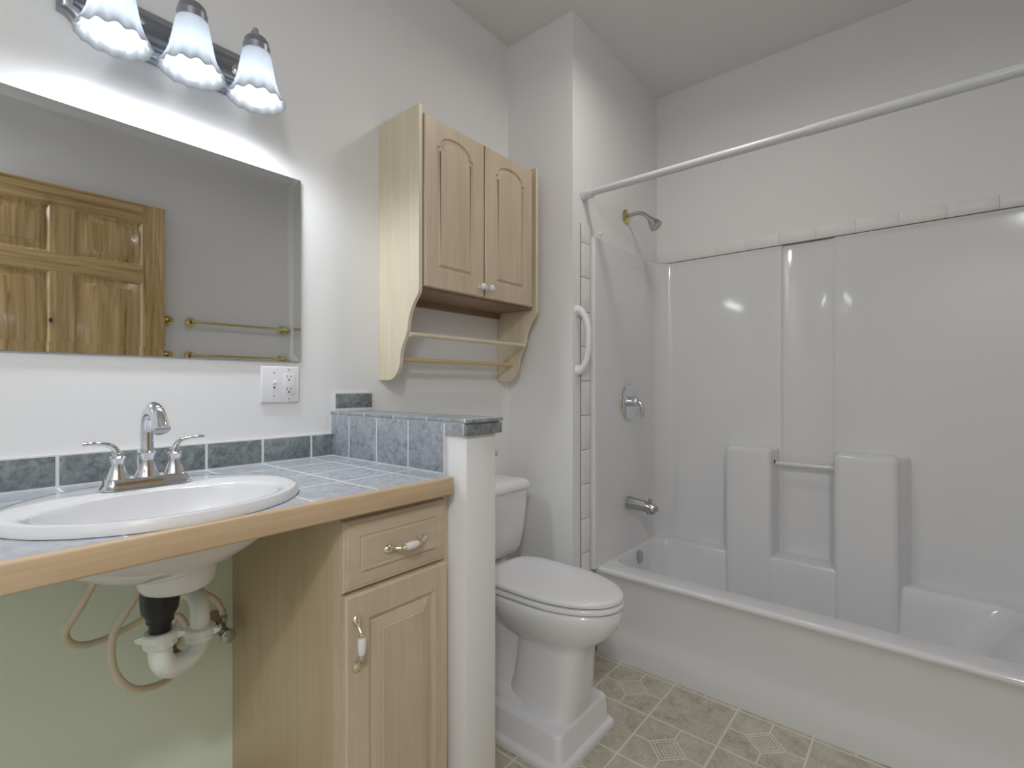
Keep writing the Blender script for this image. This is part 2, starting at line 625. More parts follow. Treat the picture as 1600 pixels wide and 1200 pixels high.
# ------------------------------------------------------------------ countertop
SL_TOP = slate('slate_counter', 'X', 'Y', 0.1795, 0.944, 0.1315, 0.1315, c1=rgb(150, 155, 161), c2=rgb(194, 198, 204), grout=rgb(228, 230, 232))
SL_BS = slate('slate_backsplash', 'X', None, 0.1795, 0, 0.1315 * 1, 1, c1=rgb(84, 91, 92), c2=rgb(142, 149, 150), grout=rgb(226, 226, 226))
SL_PLAIN = slate('slate_plain', None, None, 0, 0, 1, 1, c1=rgb(122, 128, 134), c2=rgb(176, 182, 188))
SL_DARK = slate('slate_dark', None, None, 0, 0, 1, 1, c1=rgb(88, 96, 98), c2=rgb(146, 153, 154))
SL_SIDE = slate('slate_side', 'Y', None, 0.9645, 0, 0.1290, 1, c1=rgb(106, 112, 116), c2=rgb(166, 172, 176), grout=rgb(224, 224, 226))
SL_CAP = slate('slate_cap', 'Y', None, 1.0262, 0, 0.1265, 1, c1=rgb(120, 126, 130), c2=rgb(172, 178, 182), grout=rgb(232, 232, 234), gw=0.004)

XL = -0.12         # left end of the counter
SX, SY, SA, SB = 0.273, 0.999, 0.214, 0.193       # sink outline
BX_, BY_, BA, BB = 0.268, 0.948, 0.166, 0.117     # bowl opening
def ell(cx, cy, a, b, z, n=72):
    return [Vector((cx + a * cos(2 * pi * i / n), cy + b * sin(2 * pi * i / n), z)) for i in range(n)]

t = thing('countertop', 'grey slate tiled vanity countertop with maple front edge', 'countertop', (0.1, 1.06, 0.85))
m = MB()
out = [Vector((XL, 0.812, 0)), Vector((0.768, 0.812, 0)), Vector((0.768, W, 0)), Vector((XL, W, 0))]
hole = ell(0.270, 0.971, 0.190, 0.152, 0)
for z in (0.85, 0.816):
    V = m.tess([out, hole])
    for l in V:
        for v in l:
            v.co.z = z
    if z == 0.85:
        V1 = V
for a, b in zip(V1, V):
    m.bridge(a, b)
finish('tile_top', m, SL_TOP, t, 20)
m = MB(); m.box((XL, 0.795, 0.8137), (0.756, 0.8125, 0.8515), 0.004, 3)
finish('wood_edge', m, MAPLE_X, t)

t = thing('backsplash', 'low row of dark grey slate tiles along the wall behind the sink', 'backsplash', (0.1, W, 0.85))
m = MB()
xs = [0.7745, 0.7045 + .0, 0.5729, 0.4428, 0.311, 0.1795, 0.048, -0.0835, -0.119]
for a, b in zip(xs[1:], xs[:-1]):
    m.box((a + .0016, W - .0085, 0.8525), (b - .0016, W, 0.9135), 0.0022, 2)
m.mi = 1
m.box((XL, W - .0081, 0.850), (0.7765, W, 0.9155))
finish('tiles', m, [SL_DARK, GROUT], t)

t = thing('tile_ledge', 'grey slate tile cladding and cap on the low partition beside the sink', 'tiling', (0.82, 1.05, 0.85))
m = MB()
ys = [1.3195, 1.2265, 1.0985, 0.9695, 0.8405]
for a, b in zip(ys[1:], ys[:-1]):
    m.box((0.768, a + .0014, 0.8525), (0.776, b - .0014, 0.9670), 0.0015, 2)
m.box((0.768, 0.7800, 0.9420), (0.776, 0.8385, 0.9670), 0.0015, 2)
m.mi = 1
m.box((0.7683, 0.8398, 0.850), (0.776, 1.3195, 0.9690))
m.box((0.7683, 0.7785, 0.9425), (0.776, 0.8400, 0.9690))
finish('side_tiles', m, [SL_PLAIN, GROUT], t)
m = MB()
m.box((0.766, 0.7685, 0.941), (0.886, 0.7768, 0.9655), 0.002, 2)
finish('end_tile', m, SL_DARK, t)
m = MB()
cy = [1.3195, 1.2791, 1.1527, 1.0262, 0.8997, 0.7655]
for a, b in zip(cy[1:], cy[:-1]):
    m.box((0.7655, a + .0012, 0.969), (0.888, b - .0012, 0.9775), 0.002, 2)
m.mi = 1
m.box((0.7690, 0.777, 0.9465), (0.886, 1.3195, 0.9765))
finish('cap_tiles', m, [SL_CAP, GROUT], t)
m = MB()
m.box((0.778, W - .0085, 0.984), (0.9026, W - .0003, 1.029), 0.0022, 2)
m.mi = 1
m.box((0.7755, W - .0081, 0.9775), (0.9036, W - .0004, 1.0305))
finish('wall_tile', m, [SL_DARK, GROUT], t)

# ------------------------------------------------------------------ sink
t = thing('sink', 'white oval drop-in sink in the tiled countertop', 'sink', (SX, SY, 0.85))
def mixell(k, z, da=0.0, n=72):
    """k = 0 outer outline, 1 bowl opening"""
    cx, cy = SX + (BX_ - SX) * k, SY + (BY_ - SY) * k
    a, b = SA + (BA - SA) * k + da, SB + (BB - SB) * k + da
    return ell(cx, cy, a, b, z, n)
rings = [mixell(0.15, 0.851), mixell(0.0, 0.851, 0.0), mixell(0.0, 0.856, 0.001), mixell(0.03, 0.862, 0.0), mixell(0.12, 0.8665), mixell(0.3, 0.868), mixell(0.62, 0.8665), mixell(0.88, 0.866), mixell(0.96, 0.8645), mixell(1.0, 0.861)]
for f, z in ((0.985, 0.853), (0.955, 0.840), (0.90, 0.820), (0.80, 0.799), (0.66, 0.782), (0.48, 0.766), (0.30, 0.752), (0.13, 0.744)):
    rings.append(ell(BX_, BY_ + (1 - f) * 0.02, BA * f, BB * f + (1 - f) * 0.01, z))
m = MB(); m.loft(rings, False, True)
# underside of the bowl
rings = []
for f, z in ((1.08, 0.8505), (1.06, 0.835), (1.02, 0.816), (0.94, 0.797), (0.82, 0.780), (0.66, 0.763), (0.50, 0.750), (0.36, 0.741), (0.22, 0.737)):
    rings.append(ell(BX_, BY_ + max(0, 1 - f) * 0.03, BA * f, BB * f + 0.002, z))
m.loft(rings, False, True)
finish('basin', m, PORCELAIN, t, 40)
m = MB()   # rounded drain well cast under the bowl
m.loft([[Vector((0.286 + 0.060 * k * cos(2 * pi * i / 40), 0.975 + 0.056 * k * sin(2 * pi * i / 40), z)) for i in range(40)] for z, k in ((0.785, 1.12), (0.765, 1.03), (0.748, 1.0), (0.734, 0.99), (0.722, 0.95), (0.713, 0.86), (0.7085, 0.72), (0.707, 0.5))], True, True)
finish('drain_well', m, PORCELAIN, t, 60)
m = MB(); m.lathe([(0.021, 0), (0.021, 0.002), (0.015, 0.0035), (0.012, 0.002)], (BX_, BY_ + .018, 0.7438), seg=28)
finish('drain', m, CHROME, t)

# ------------------------------------------------------------------ faucet
FX, FY, FZ = 0.2745, 1.105, 0.8672
t = thing('faucet', 'chrome two handle faucet standing on the back rim of the oval sink', 'faucet', (FX, FY, FZ))
m = MB()
def plate_ring(hx, hy, z, n=10):
    p = rrect(FX - hx, FX + hx, FY - hy, FY + hy, hy * 0.72, n)
    return [Vector((x, y, z)) for x, y in p]
m.loft([plate_ring(0.069, 0.0245, FZ), plate_ring(0.069, 0.0245, FZ + .002), plate_ring(0.0665, 0.0225, FZ + .005), plate_ring(0.0645, 0.0205, FZ + .009), plate_ring(0.0635, 0.0195, FZ + .016), plate_ring(0.0615, 0.0175, FZ + .0185)])
finish('base_plate', m, CHROME, t, 35)
def cone(x, s=1.0, z=FZ + .018):
    return [(0.0178 * s, 0), (0.0172 * s, 0.003), (0.0135 * s, 0.012), (0.0105 * s, 0.024), (0.0112 * s, 0.032 * s), (0.0125 * s, 0.036 * s), (0.0125 * s, 0.038 * s), (0.0105 * s, 0.0395 * s), (0.0088 * s, 0.041 * s), (0.0088 * s, 0.045 * s), (0.006 * s, 0.047 * s)]
for x, sgn in ((FX - 0.0435, -1), (FX + 0.0435, 1)):
    m = MB()
    m.lathe(cone(x), (x, FY, FZ + .018), seg=36)
    pts = spline([(x, FY, FZ + .060), (x + sgn * .003, FY, FZ + .071), (x + sgn * .012, FY, FZ + .079), (x + sgn * .026, FY - .001, FZ + .0825), (x + sgn * .040, FY - .002, FZ + .0835), (x + sgn * .049, FY - .002, FZ + .083)], 6)
    n = len(pts)
    rad = [0.0068 - 0.0022 * min(1, i / (n * 0.5)) for i in range(n)]
    fl = [(1 - 0.25 * min(1, i / (n * 0.6)), 1 + 0.35 * min(1, i / (n * 0.6))) for i in range(n)]
    m.tube(pts, rad, 16, True, fl)
    finish('handle', m, CHROME, t, 40)
m = MB()
m.lathe(cone(FX, 1.14), (FX, FY, FZ + .018), seg=36)
pts = spline([(FX, FY, FZ + .066), (FX, FY + .001, FZ + .085), (FX, FY - .001, FZ + .108), (FX, FY - .012, FZ + .130), (FX, FY - .035, FZ + .141), (FX, FY - .058, FZ + .136), (FX, FY - .077, FZ + .120), (FX, FY - .086, FZ + .106)], 8)
n = len(pts)
rad = [0.0105 + 0.0052 * (i / (n - 1)) ** 1.6 for i in range(n)]
fl = [(1, 1)] * n
m.tube(pts, rad, 20, True, [(1.0 - 0.18 * (i / (n - 1)), 1.0 + 0.12 * (i / (n - 1))) for i in range(n)])
finish('spout', m, CHROME, t, 40)
m = MB(); m.lathe([(0.0022, 0), (0.0022, 0.05), (0.004, 0.052), (0.004, 0.057), (0.001, 0.059)], (FX, FY + .0165, FZ + .012), seg=14)
finish('lift_rod', m, CHROME, t)

# ------------------------------------------------------------------ drain trap
t = thing('drain_trap', 'white plastic drain trap with black tailpiece under the sink', 'drain pipe', (0.267, 1.0, 0.55))
DX, DY = 0.267, 1.0
m = MB()
m.lathe([(0.0285, 0.7080), (0.0285, 0.690), (0.0270, 0.672), (0.0205, 0.660), (0.0205, 0.652), (0.0165, 0.651), (0.0165, 0.600)], (DX, DY, 0), seg=32, fn=lambda r, h, th: r * (1 + (0.03 * (cos(8 * th) > 0.6) if 0.655 < h < 0.695 else 0)))
finish('tailpiece', m, BLACKP, t, 40)
JX, JY = 0.347, 1.060
m = MB()
pj = [(DX, DY, 0.625)]
dj = Vector((JX - DX, JY - DY, 0))
c0 = Vector((DX, DY, 0)) + dj / 2
rj = dj.length / 2
uj = dj.normalized()
pj.append((DX, DY, 0.607))
for i in range(0, 15):
    a = pi - pi * i / 14
    p = c0 + uj * (rj * cos(a))
    zz = 0.598 - 0.024 * (i / 14) - 0.036 * sin(a)
    pj.append((p.x, p.y, zz))
pj.append((JX, JY, 0.580))
m.tube(pj, 0.0178, 22)
finish('j_bend', m, PVC, t, 50)
def nut(x, y, z, lug):
    m = MB()
    m.lathe([(0.0185, -0.012), (0.0235, -0.011), (0.0245, -0.002), (0.0262, 0.0), (0.0262, 0.010), (0.0235, 0.0125), (0.0185, 0.0125)], (x, y, z), seg=48, fn=lambda r, h, th: r * (1 + (0.045 if (cos(12 * th) > 0.5 and h < 0.0005) else 0)))
    for a in (lug, lug + pi):
        c = Vector((x + 0.0285 * cos(a), y + 0.0285 * sin(a), z + 0.003))
        m.loft([[c + Vector((cos(a), sin(a), 0)) * dx + Vector((-sin(a), cos(a), 0)) * dy + Vector((0, 0, dz)) for dy, dz in ((-w, -hh), (w, -hh), (w, hh), (-w, hh))] for dx, w, hh in ((-0.006, 0.006, 0.007), (0.004, 0.004, 0.004), (0.007, 0.0015, 0.002))])
    return finish('slip_nut', m, PVC, t, 35)
nut(DX, DY, 0.622, R(-25))
nut(JX, JY, 0.583, R(-40))
m = MB()
pe = [(JX, JY, 0.576), (JX, JY, 0.622)]
for i in range(1, 11):
    a = pi / 2 * i / 10
    pe.append((JX, JY + 0.026 * (1 - cos(a)), 0.622 + 0.026 * sin(a)))
pe += [(JX, JY + 0.05, 0.648), (JX, W + .02, 0.648)]
m.tube(pe, 0.0165, 22)
finish('trap_arm', m, PVC, t, 50)
m = MB()
m.lathe([(0.0185, 0), (0.0235, 0.002), (0.0260, 0.010), (0.0260, 0.020), (0.020, 0.024)], (JX, JY + .075, 0.648), (0, 1, 0), seg=36, fn=lambda r, h, th: r * (1 + (0.05 if cos(10 * th) > 0.5 else 0)))
finish('slip_nut', m, PVC, t, 35)
m = MB(); m.lathe([(0.048, 0.0), (0.046, -0.006), (0.020, -0.012)], (JX, W - .0005, 0.648), (0, 1, 0), seg=36)
finish('wall_flange', m, PVC, t, 40)

# ------------------------------------------------------------------ supply lines and stop valves
def hose(pts, label):
    m = MB(); m.tube(spline(pts, 8), 0.0062, 14)
    return tag(finish('supply_hose', m, HOSE, None, 60), label, 'hose', 'sink supply hoses')
hose([(0.231, 1.105, 0.8), (0.228, 1.112, 0.76), (0.2055, 1.13, 0.7082), (0.1871, 1.15, 0.6578), (0.1728, 1.18, 0.6142), (0.1786, 1.19, 0.5881), (0.1998, 1.2, 0.5705), (0.2345, 1.21, 0.5656), (0.2767, 1.22, 0.5714), (0.3087, 1.225, 0.5831), (0.3423, 1.235, 0.599), (0.3869, 1.245, 0.6015), (0.4217, 1.25, 0.5806), (0.4487, 1.255, 0.5500), (0.4585, 1.258, 0.5216)],
     'beige supply hose looping low at the left and arching over to the right stop valve')
hose([(0.317, 1.105, 0.79), (0.300, 1.104, 0.74), (0.2618, 1.1, 0.6756), (0.2402, 1.1, 0.6425), (0.2247, 1.1, 0.6141), (0.2211, 1.1, 0.5762), (0.2304, 1.11, 0.5346), (0.254, 1.12, 0.4969), (0.291, 1.15, 0.4693), (0.3311, 1.18, 0.4572), (0.3597, 1.2, 0.4704), (0.3752, 1.22, 0.4979), (0.3777, 1.24, 0.5321), (0.3662, 1.252, 0.5513), (0.3595, 1.258, 0.538), (0.3599, 1.26, 0.512)],
     'beige supply hose hanging lowest and passing under the white trap')
def valve(x, z, label):
    t = thing('stop_valve', label, 'valve', (x, W, z), 'stop valves')
    m = MB()
    m.tube([(x, W - .002, z), (x, W - .078, z)], 0.0085, 16)
    m.lathe([(0.0125, -0.013), (0.0125, 0.013)], (x, W - .062, z), (0, 1, 0), 6)
    m.lathe([(0.0075, 0), (0.0075, 0.022), (0.010, 0.023), (0.010, 0.034), (0.0068, 0.036), (0.0068, 0.050)], (x, W - .062, z), seg=6)
    finish('body', m, CHROME2, t, 30)
    m = MB(); m.lathe([(0.030, 0), (0.028, -0.005), (0.012, -0.009)], (x, W - .0005, z), (0, 1, 0), 32)
    finish('escutcheon', m, ESC, t, 40)
    m = MB(); m.lathe([(0.005, 0), (0.005, 0.012), (0.0135, 0.013), (0.0155, 0.016), (0.0155, 0.024), (0.013, 0.026), (0.002, 0.0262)], (x, W - .075, z), (0, -1, 0), 28, fn=lambda r, h, th: r * (1 + (0.05 * cos(9 * th) if r > 0.012 else 0)))
    finish('knob', m, CHROME2, t, 40)
valve(0.4585, 0.480, 'chrome stop valve on the green wall right of the trap')
valve(0.3600, 0.470, 'chrome stop valve on the green wall hidden behind the trap bend')

# ------------------------------------------------------------------ vanity base cabinet
t = thing('vanity_cabinet', 'maple base cabinet with one drawer and one door beside the knee space', 'cabinet', (0.636, 1.07, 0))
m = MB()
m.box((0.503, 0.8522, 0.0), (0.515, W - .001, 0.8135), 0.001, 1)
m.box((0.515, 0.850, 0.09), (0.7745, W - .002, 0.10))
m.box((0.763, 0.850, 0.0), (0.7745, W - .002, 0.8135))
m.box((0.515, 0.905, 0.0), (0.7745, 0.915, 0.09))
finish('carcass', m, wood('maple_carcass', rgb(196, 178, 146), rgb(180, 158, 124), 'Z', streak=0.3), t)
m = MB()
m.box((0.503, 0.8335, 0.085), (0.540, 0.852, 0.8135), 0.001, 1)
m.box((0.735, 0.8335, 0.085), (0.7745, 0.852, 0.8135), 0.001, 1)
m.box((0.540, 0.8335, 0.78), (0.735, 0.852, 0.8135))
m.box((0.540, 0.8335, 0.645), (0.735, 0.852, 0.68))
m.box((0.540, 0.8335, 0.085), (0.735, 0.852, 0.12))
finish('face_frame', m, MAPLE, t)
YF = 0.815
to3 = lambda u, v, d: Vector((u, YF + d, v))
m = MB()
u0, u1, v0, v1 = 0.5045, 0.7570, 0.6665, 0.7990
m_loops = [(0.0, 0.0175), (0.0, 0.0115), (0.0025, 0.0095), (0.0075, 0.0090), (0.0085, 0.0075), (0.031, 0.0030), (0.033, 0.0045), (0.0345, 0.0010), (0.037, 0.0)]
LR = [m.ring([to3(u, v, d) for u, v in rect_c(u0 + i, u1 - i, v0 + i, v1 - i)]) for i, d in m_loops]
for a, b in zip(LR[:-1], LR[1:]):
    m.bridge(a, b)
m.face(LR[0]); m.face(LR[-1])
drawer = finish('drawer', m, wood('maple_drawer', rgb(204, 187, 164), rgb(182, 162, 138), 'X', streak=1.4), t, 20)
m = MB()
panelled(m, (0.5045, 0.7570, 0.100, 0.6620), [rect_c(0.5525, 0.7195, 0.160, 0.6110)],
         [(0, 0), (0.004, 0.002), (0.006, 0.006), (0.010, 0.0065), (0.013, 0.0055), (0.030, 0.0010), (0.032, 0.0015), (0.034, 0.0)], to3, 0.0175, 0.004)
vdoor = finish('door', m, MAPLE, t, 20)
def pull(c, along, parent):
    """bowed brass pull with a porcelain grip; c centre on the front, along = unit vector"""
    a = Vector(along)
    n = Vector((0, -1, 0))
    w = a.cross(n)
    c = Vector(c)
    m = MB()
    for s_ in (-1, 1):
        f = c + a * (s_ * 0.0445)
        m.loft([[f + (a * cos(q) * ra + w * sin(q) * rw) + n * h + a * (-s_ * sh) for q in [2 * pi * i / 20 for i in range(20)]]
                for ra, rw, h, sh in ((0.0105, 0.0088, 0.0, 0), (0.0105, 0.0088, 0.0015, 0), (0.0085, 0.0070, 0.005, 0.001), (0.0055, 0.0048, 0.0075, 0.004), (0.003, 0.003, 0.0085, 0.005))])
        m.tube([c + n * 0.0187 - a * 0.026, c + n * 0.0187 + a * 0.026], 0.0025, 8)
        m.tube(spline([f + n * 0.005 - a * (s_ * 0.004), f + n * 0.009 - a * (s_ * 0.012), f + n * 0.0165 - a * (s_ * 0.021), f + n * 0.0185 - a * (s_ * 0.027)], 6), [0.0042 - 0.0012 * sin(pi * i / 18) for i in range(19)], 12)
        m.lathe([(0.0035, 0), (0.0062, 0.001), (0.0062, 0.004), (0.004, 0.006)], f + n * 0.0187 - a * (s_ * 0.0285), tuple(a * s_), 18)
    h1 = finish('handle', m, BRASSP, parent, 40)
    m = MB()
    m.lathe([(0.0052, -0.0165), (0.0066, -0.0145), (0.0076, -0.008), (0.0080, 0.0), (0.0076, 0.008), (0.0066, 0.0145), (0.0052, 0.0165)], c + n * 0.0187, tuple(a), 24)
    h2 = finish('porcelain_grip', m, PORCELAIN, parent, 50)
    part_label(h1, 'pale brass pull'); part_label(h2, 'white porcelain grip of the pull')
pull((0.6405, YF, 0.7300), (1, 0, 0), drawer)
pull((0.5255, YF + .0005, 0.5720), (0, 0, 1), vdoor)

# ------------------------------------------------------------------ wall cabinet over the toilet
t = thing('wall_cabinet', 'pale maple wall cabinet with two arched doors and scalloped sides above the toilet', 'cabinet', (1.218, W, 1.07))
scal = spline([(1.126, 1.340, 0), (1.1275, 1.326, 0), (1.1345, 1.313, 0), (1.150, 1.295, 0), (1.1660, 1.268, 0), (1.1750, 1.242, 0), (1.1800, 1.215, 0), (1.1900, 1.193, 0), (1.2040, 1.170, 0), (1.2110, 1.148, 0), (1.2150, 1.118, 0), (1.2260, 1.094, 0), (1.2440, 1.076, 0), (1.264, 1.0685, 0)], 5)
prof = [(W - .001, 1.0685), (W - .001, 1.868), (1.126, 1.868)] + [(p.x, p.y) for p in scal]
for x0, x1 in ((0.9318, 0.9438), (1.4920, 1.5040)):
    m = MB()
    a = [Vector((y, z, 0)) for y, z in prof]
    V = m.tess([a]); U = m.tess([a])
    for v in V[0]:
        v.co = Vector((x0, v.co.x, v.co.y))
    for v in U[0]:
        v.co = Vector((x1, v.co.x, v.co.y))
    m.bridge(V[0], U[0])
    finish('side_panel', m, MAPLE_PALE, t, 25)
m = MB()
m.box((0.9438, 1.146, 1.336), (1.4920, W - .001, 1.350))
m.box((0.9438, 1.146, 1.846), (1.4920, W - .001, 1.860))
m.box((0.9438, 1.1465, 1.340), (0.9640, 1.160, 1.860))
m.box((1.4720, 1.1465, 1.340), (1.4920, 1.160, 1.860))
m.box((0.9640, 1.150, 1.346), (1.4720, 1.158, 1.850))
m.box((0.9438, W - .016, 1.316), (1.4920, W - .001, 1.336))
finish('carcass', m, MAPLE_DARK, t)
YW = 1.1285
for u0, u1, pu0, pu1, kx, side in ((0.9560, 1.2100, 1.002, 1.1600, 1.1880, 'left'), (1.2180, 1.4735, 1.2660, 1.4260, 1.2290, 'right')):
    ar = [(pu0, 1.402), (pu1, 1.402), (pu1, 1.768), (pu1 - .006, 1.7735), (pu1 - .012, 1.7740)]
    cxm = (pu0 + pu1) / 2
    hw = (pu1 - pu0) / 2 - .014
    n = 18
    for i in range(n + 1):
        a = pi * i / n
        ar.append((cxm + hw * cos(a), 1.7755 + 0.0375 * sin(a) ** 0.85))
    ar += [(pu0 + .012, 1.7740), (pu0 + .006, 1.7735), (pu0, 1.768)]
    m = MB()
    panelled(m, (u0, u1, 1.3445, 1.8500), [ar], [(0, 0), (0.002, 0.0035), (0.005, 0.0055), (0.0085, 0.0055), (0.011, 0.0040), (0.0145, 0.0010), (0.016, 0.0)],
             lambda u, v, d: Vector((u, YW + d, v)), 0.0165, 0.003)
    d = finish('door', m, MAPLE, t, 20)
    m = MB(); m.lathe([(0.006, 0), (0.0045, 0.004), (0.005, 0.009), (0.009, 0.012), (0.0115, 0.017), (0.0105, 0.022), (0.006, 0.0255), (0.001, 0.0262)], (kx, YW, 1.3755), (0, -1, 0), 24)
    part_label(finish('knob', m, PORCELAIN, d, 50), 'white porcelain knob')
m = MB()
m.loft([[Vector((x, 1.1855 + 0.011 * cos(q), 1.2050 + 0.0075 * sin(q))) for q in [2 * pi * i / 20 for i in range(20)]] for x in (0.9438, 1.4920)])
part_label(finish('rail', m, MAPLE_PALE, t, 50), 'upper flat towel rail between the side panels')
m = MB(); m.tube([(0.9438, 1.247, 1.1325), (1.4920, 1.247, 1.1325)], 0.0075, 18)
part_label(finish('dowel', m, wood('maple_dowel', rgb(206, 184, 140), rgb(186, 160, 116), 'X'), t, 50), 'lower round dowel between the side panels')

# ------------------------------------------------------------------ mirror
t = thing('mirror', 'large frameless mirror on the wall above the sink', 'mirror', (0.28, W, 1.1167))
xa, xb, za, zb = -0.115, 0.6740, 1.1167, 1.6100
YM = W - .007
m = MB()
b = 0.020
tilt = b * math.tan(R(2.8))
inn = m.ring([Vector((x, YM, z)) for x, z in rect_c(xa + b, xb - b, za + b, zb - b)])
ou = m.ring([Vector((x, YM - tilt, z)) for x, z in rect_c(xa, xb, za, zb)])
bk = m.ring([Vector((x, W - .0005, z)) for x, z in rect_c(xa, xb, za, zb)])
m.face(inn); m.bridge(inn, ou)
m.mi = 1
m.bridge(ou, bk)
finish('glass', m, [MIRROR, MIRROR_EDGE], t, 0)

# ------------------------------------------------------------------ switch plate
t = thing('switch_plate', 'white two gang wall plate with toggle switch and outlets below the mirror corner', 'switch', (0.62, W, 1.0545))
m = MB(); m.box((0.5700, W - .007, 1.0065), (0.6710, W - .0003, 1.1025), 0.003, 3)
finish('plate', m, PLASTIC, t)
m = MB()
m.box((0.5985, W - .0074, 1.0430), (0.6065, W - .004, 1.0660), 0.0005, 1)
m.box((0.6000, W - .0170, 1.0565), (0.6050, W - .006, 1.0630), 0.0012, 2, Matrix.Rotation(R(-25), 3, 'X'))
m.mi = 1
m.box((0.6005, W - .0078, 1.0440), (0.6045, W - .005, 1.0485))
finish('toggle', m, [PLASTIC, BLACK], t)
m = MB()
m.box((0.6270, W - .0083, 1.0275), (0.6570, W - .004, 1.0835), 0.0008, 2)
m.mi = 1
for z in (1.0415, 1.0740):
    m.box((0.6355, W - .0087, z - .0015), (0.6372, W - .006, z + .0050))
    m.box((0.6462, W - .0087, z - .0010), (0.6478, W - .006, z + .0045))
    m.lathe([(0.0021, 0), (0.0021, 0.003)], (0.6417, W - .006, z - .0070), (0, -1, 0), 12)
finish('outlet', m, [PLASTIC, BLACK], t)
for x, z in ((0.6025, 1.0850), (0.6025, 1.0240), (0.6420, 1.0935), (0.6420, 1.0155)):
    m = MB(); m.lathe([(0.0020, 0), (0.0018, 0.0008)], (x, W - .0068, z), (0, -1, 0), 12)
    finish('screw', m, CHROME2, t)

# ------------------------------------------------------------------ vanity light
t = thing('vanity_light', 'three lamp bath light bar with ruffled white glass shades above the mirror', 'wall light', (0.3745, W, 1.815))
def notch(x0, x1, z0, z1, r, n=8):
    p = []
    for cx, cz, a in ((x1, z0, pi), (x1, z1, -pi / 2), (x0, z1, 0), (x0, z0, pi / 2)):
        pts = arc(cx, cz, r, a, a - pi / 2, n)
        p += pts
    return p
def tier(mb, x0, x1, z0, z1, r, y0, y1, ins):
    A = notch(x0, x1, z0, z1, r)
    B = notch(x0 + ins, x1 - ins, z0 + ins, z1 - ins, r)
    mb.loft([[Vector((x, y0, z)) for x, z in A], [Vector((x, (y0 * .3 + y1 * .7), z)) for x, z in A], [Vector((x, y1, z)) for x, z in B]])
m = MB()
tier(m, 0.178, 0.571, 1.763, 1.872, 0.028, W - .0005, W - .012, 0.003)
tier(m, 0.186, 0.563, 1.771, 1.864, 0.028, W - .012, W - .018, 0.004)
finish('back_plate', m, GUN, t, 30)
m = MB()
tier(m, 0.200, 0.549, 1.785, 1.850, 0.022, W - .018, W - .028, 0.004)
part_label(finish('raised_panel', m, GUND, t, 30), 'dark raised centre panel of the light bar')
SHADE = bpy.data.materials.new('frosted_glass_shade'); SHADE.use_nodes = True
nt = SHADE.node_tree
for n_ in list(nt.nodes):
    if n_.type != 'OUTPUT_MATERIAL':
        nt.nodes.remove(n_)
out_ = [n_ for n_ in nt.nodes if n_.type == 'OUTPUT_MATERIAL'][0]
dif = nt.nodes.new('ShaderNodeBsdfDiffuse'); dif.inputs[0].default_value = (0.40, 0.41, 0.42, 1)
trl = nt.nodes.new('ShaderNodeBsdfTranslucent'); trl.inputs[0].default_value = (0.72, 0.75, 0.78, 1)
glo = nt.nodes.new('ShaderNodeBsdfGlossy'); glo.inputs[1].default_value = 0.25
mx = nt.nodes.new('ShaderNodeMixShader'); mx.inputs[0].default_value = 0.5
mx2 = nt.nodes.new('ShaderNodeMixShader'); mx2.inputs[0].default_value = 0.06
nt.links.new(dif.outputs[0], mx.inputs[1]); nt.links.new(trl.outputs[0], mx.inputs[2])
nt.links.new(mx.outputs[0], mx2.inputs[1]); nt.links.new(glo.outputs[0], mx2.inputs[2])
nt.links.new(mx2.outputs[0], out_.inputs[0])
BULBM = bpy.data.materials.new('lit_bulb'); BULBM.use_nodes = True
bb = BULBM.node_tree.nodes['Principled BSDF']
bb.inputs['Base Color'].default_value = (0.9, 0.9, 0.9, 1)
bb.inputs['Emission Color'].default_value = BULB_COL + (1,)
bb.inputs['Emission Strength'].default_value = BULB
LY = 1.19
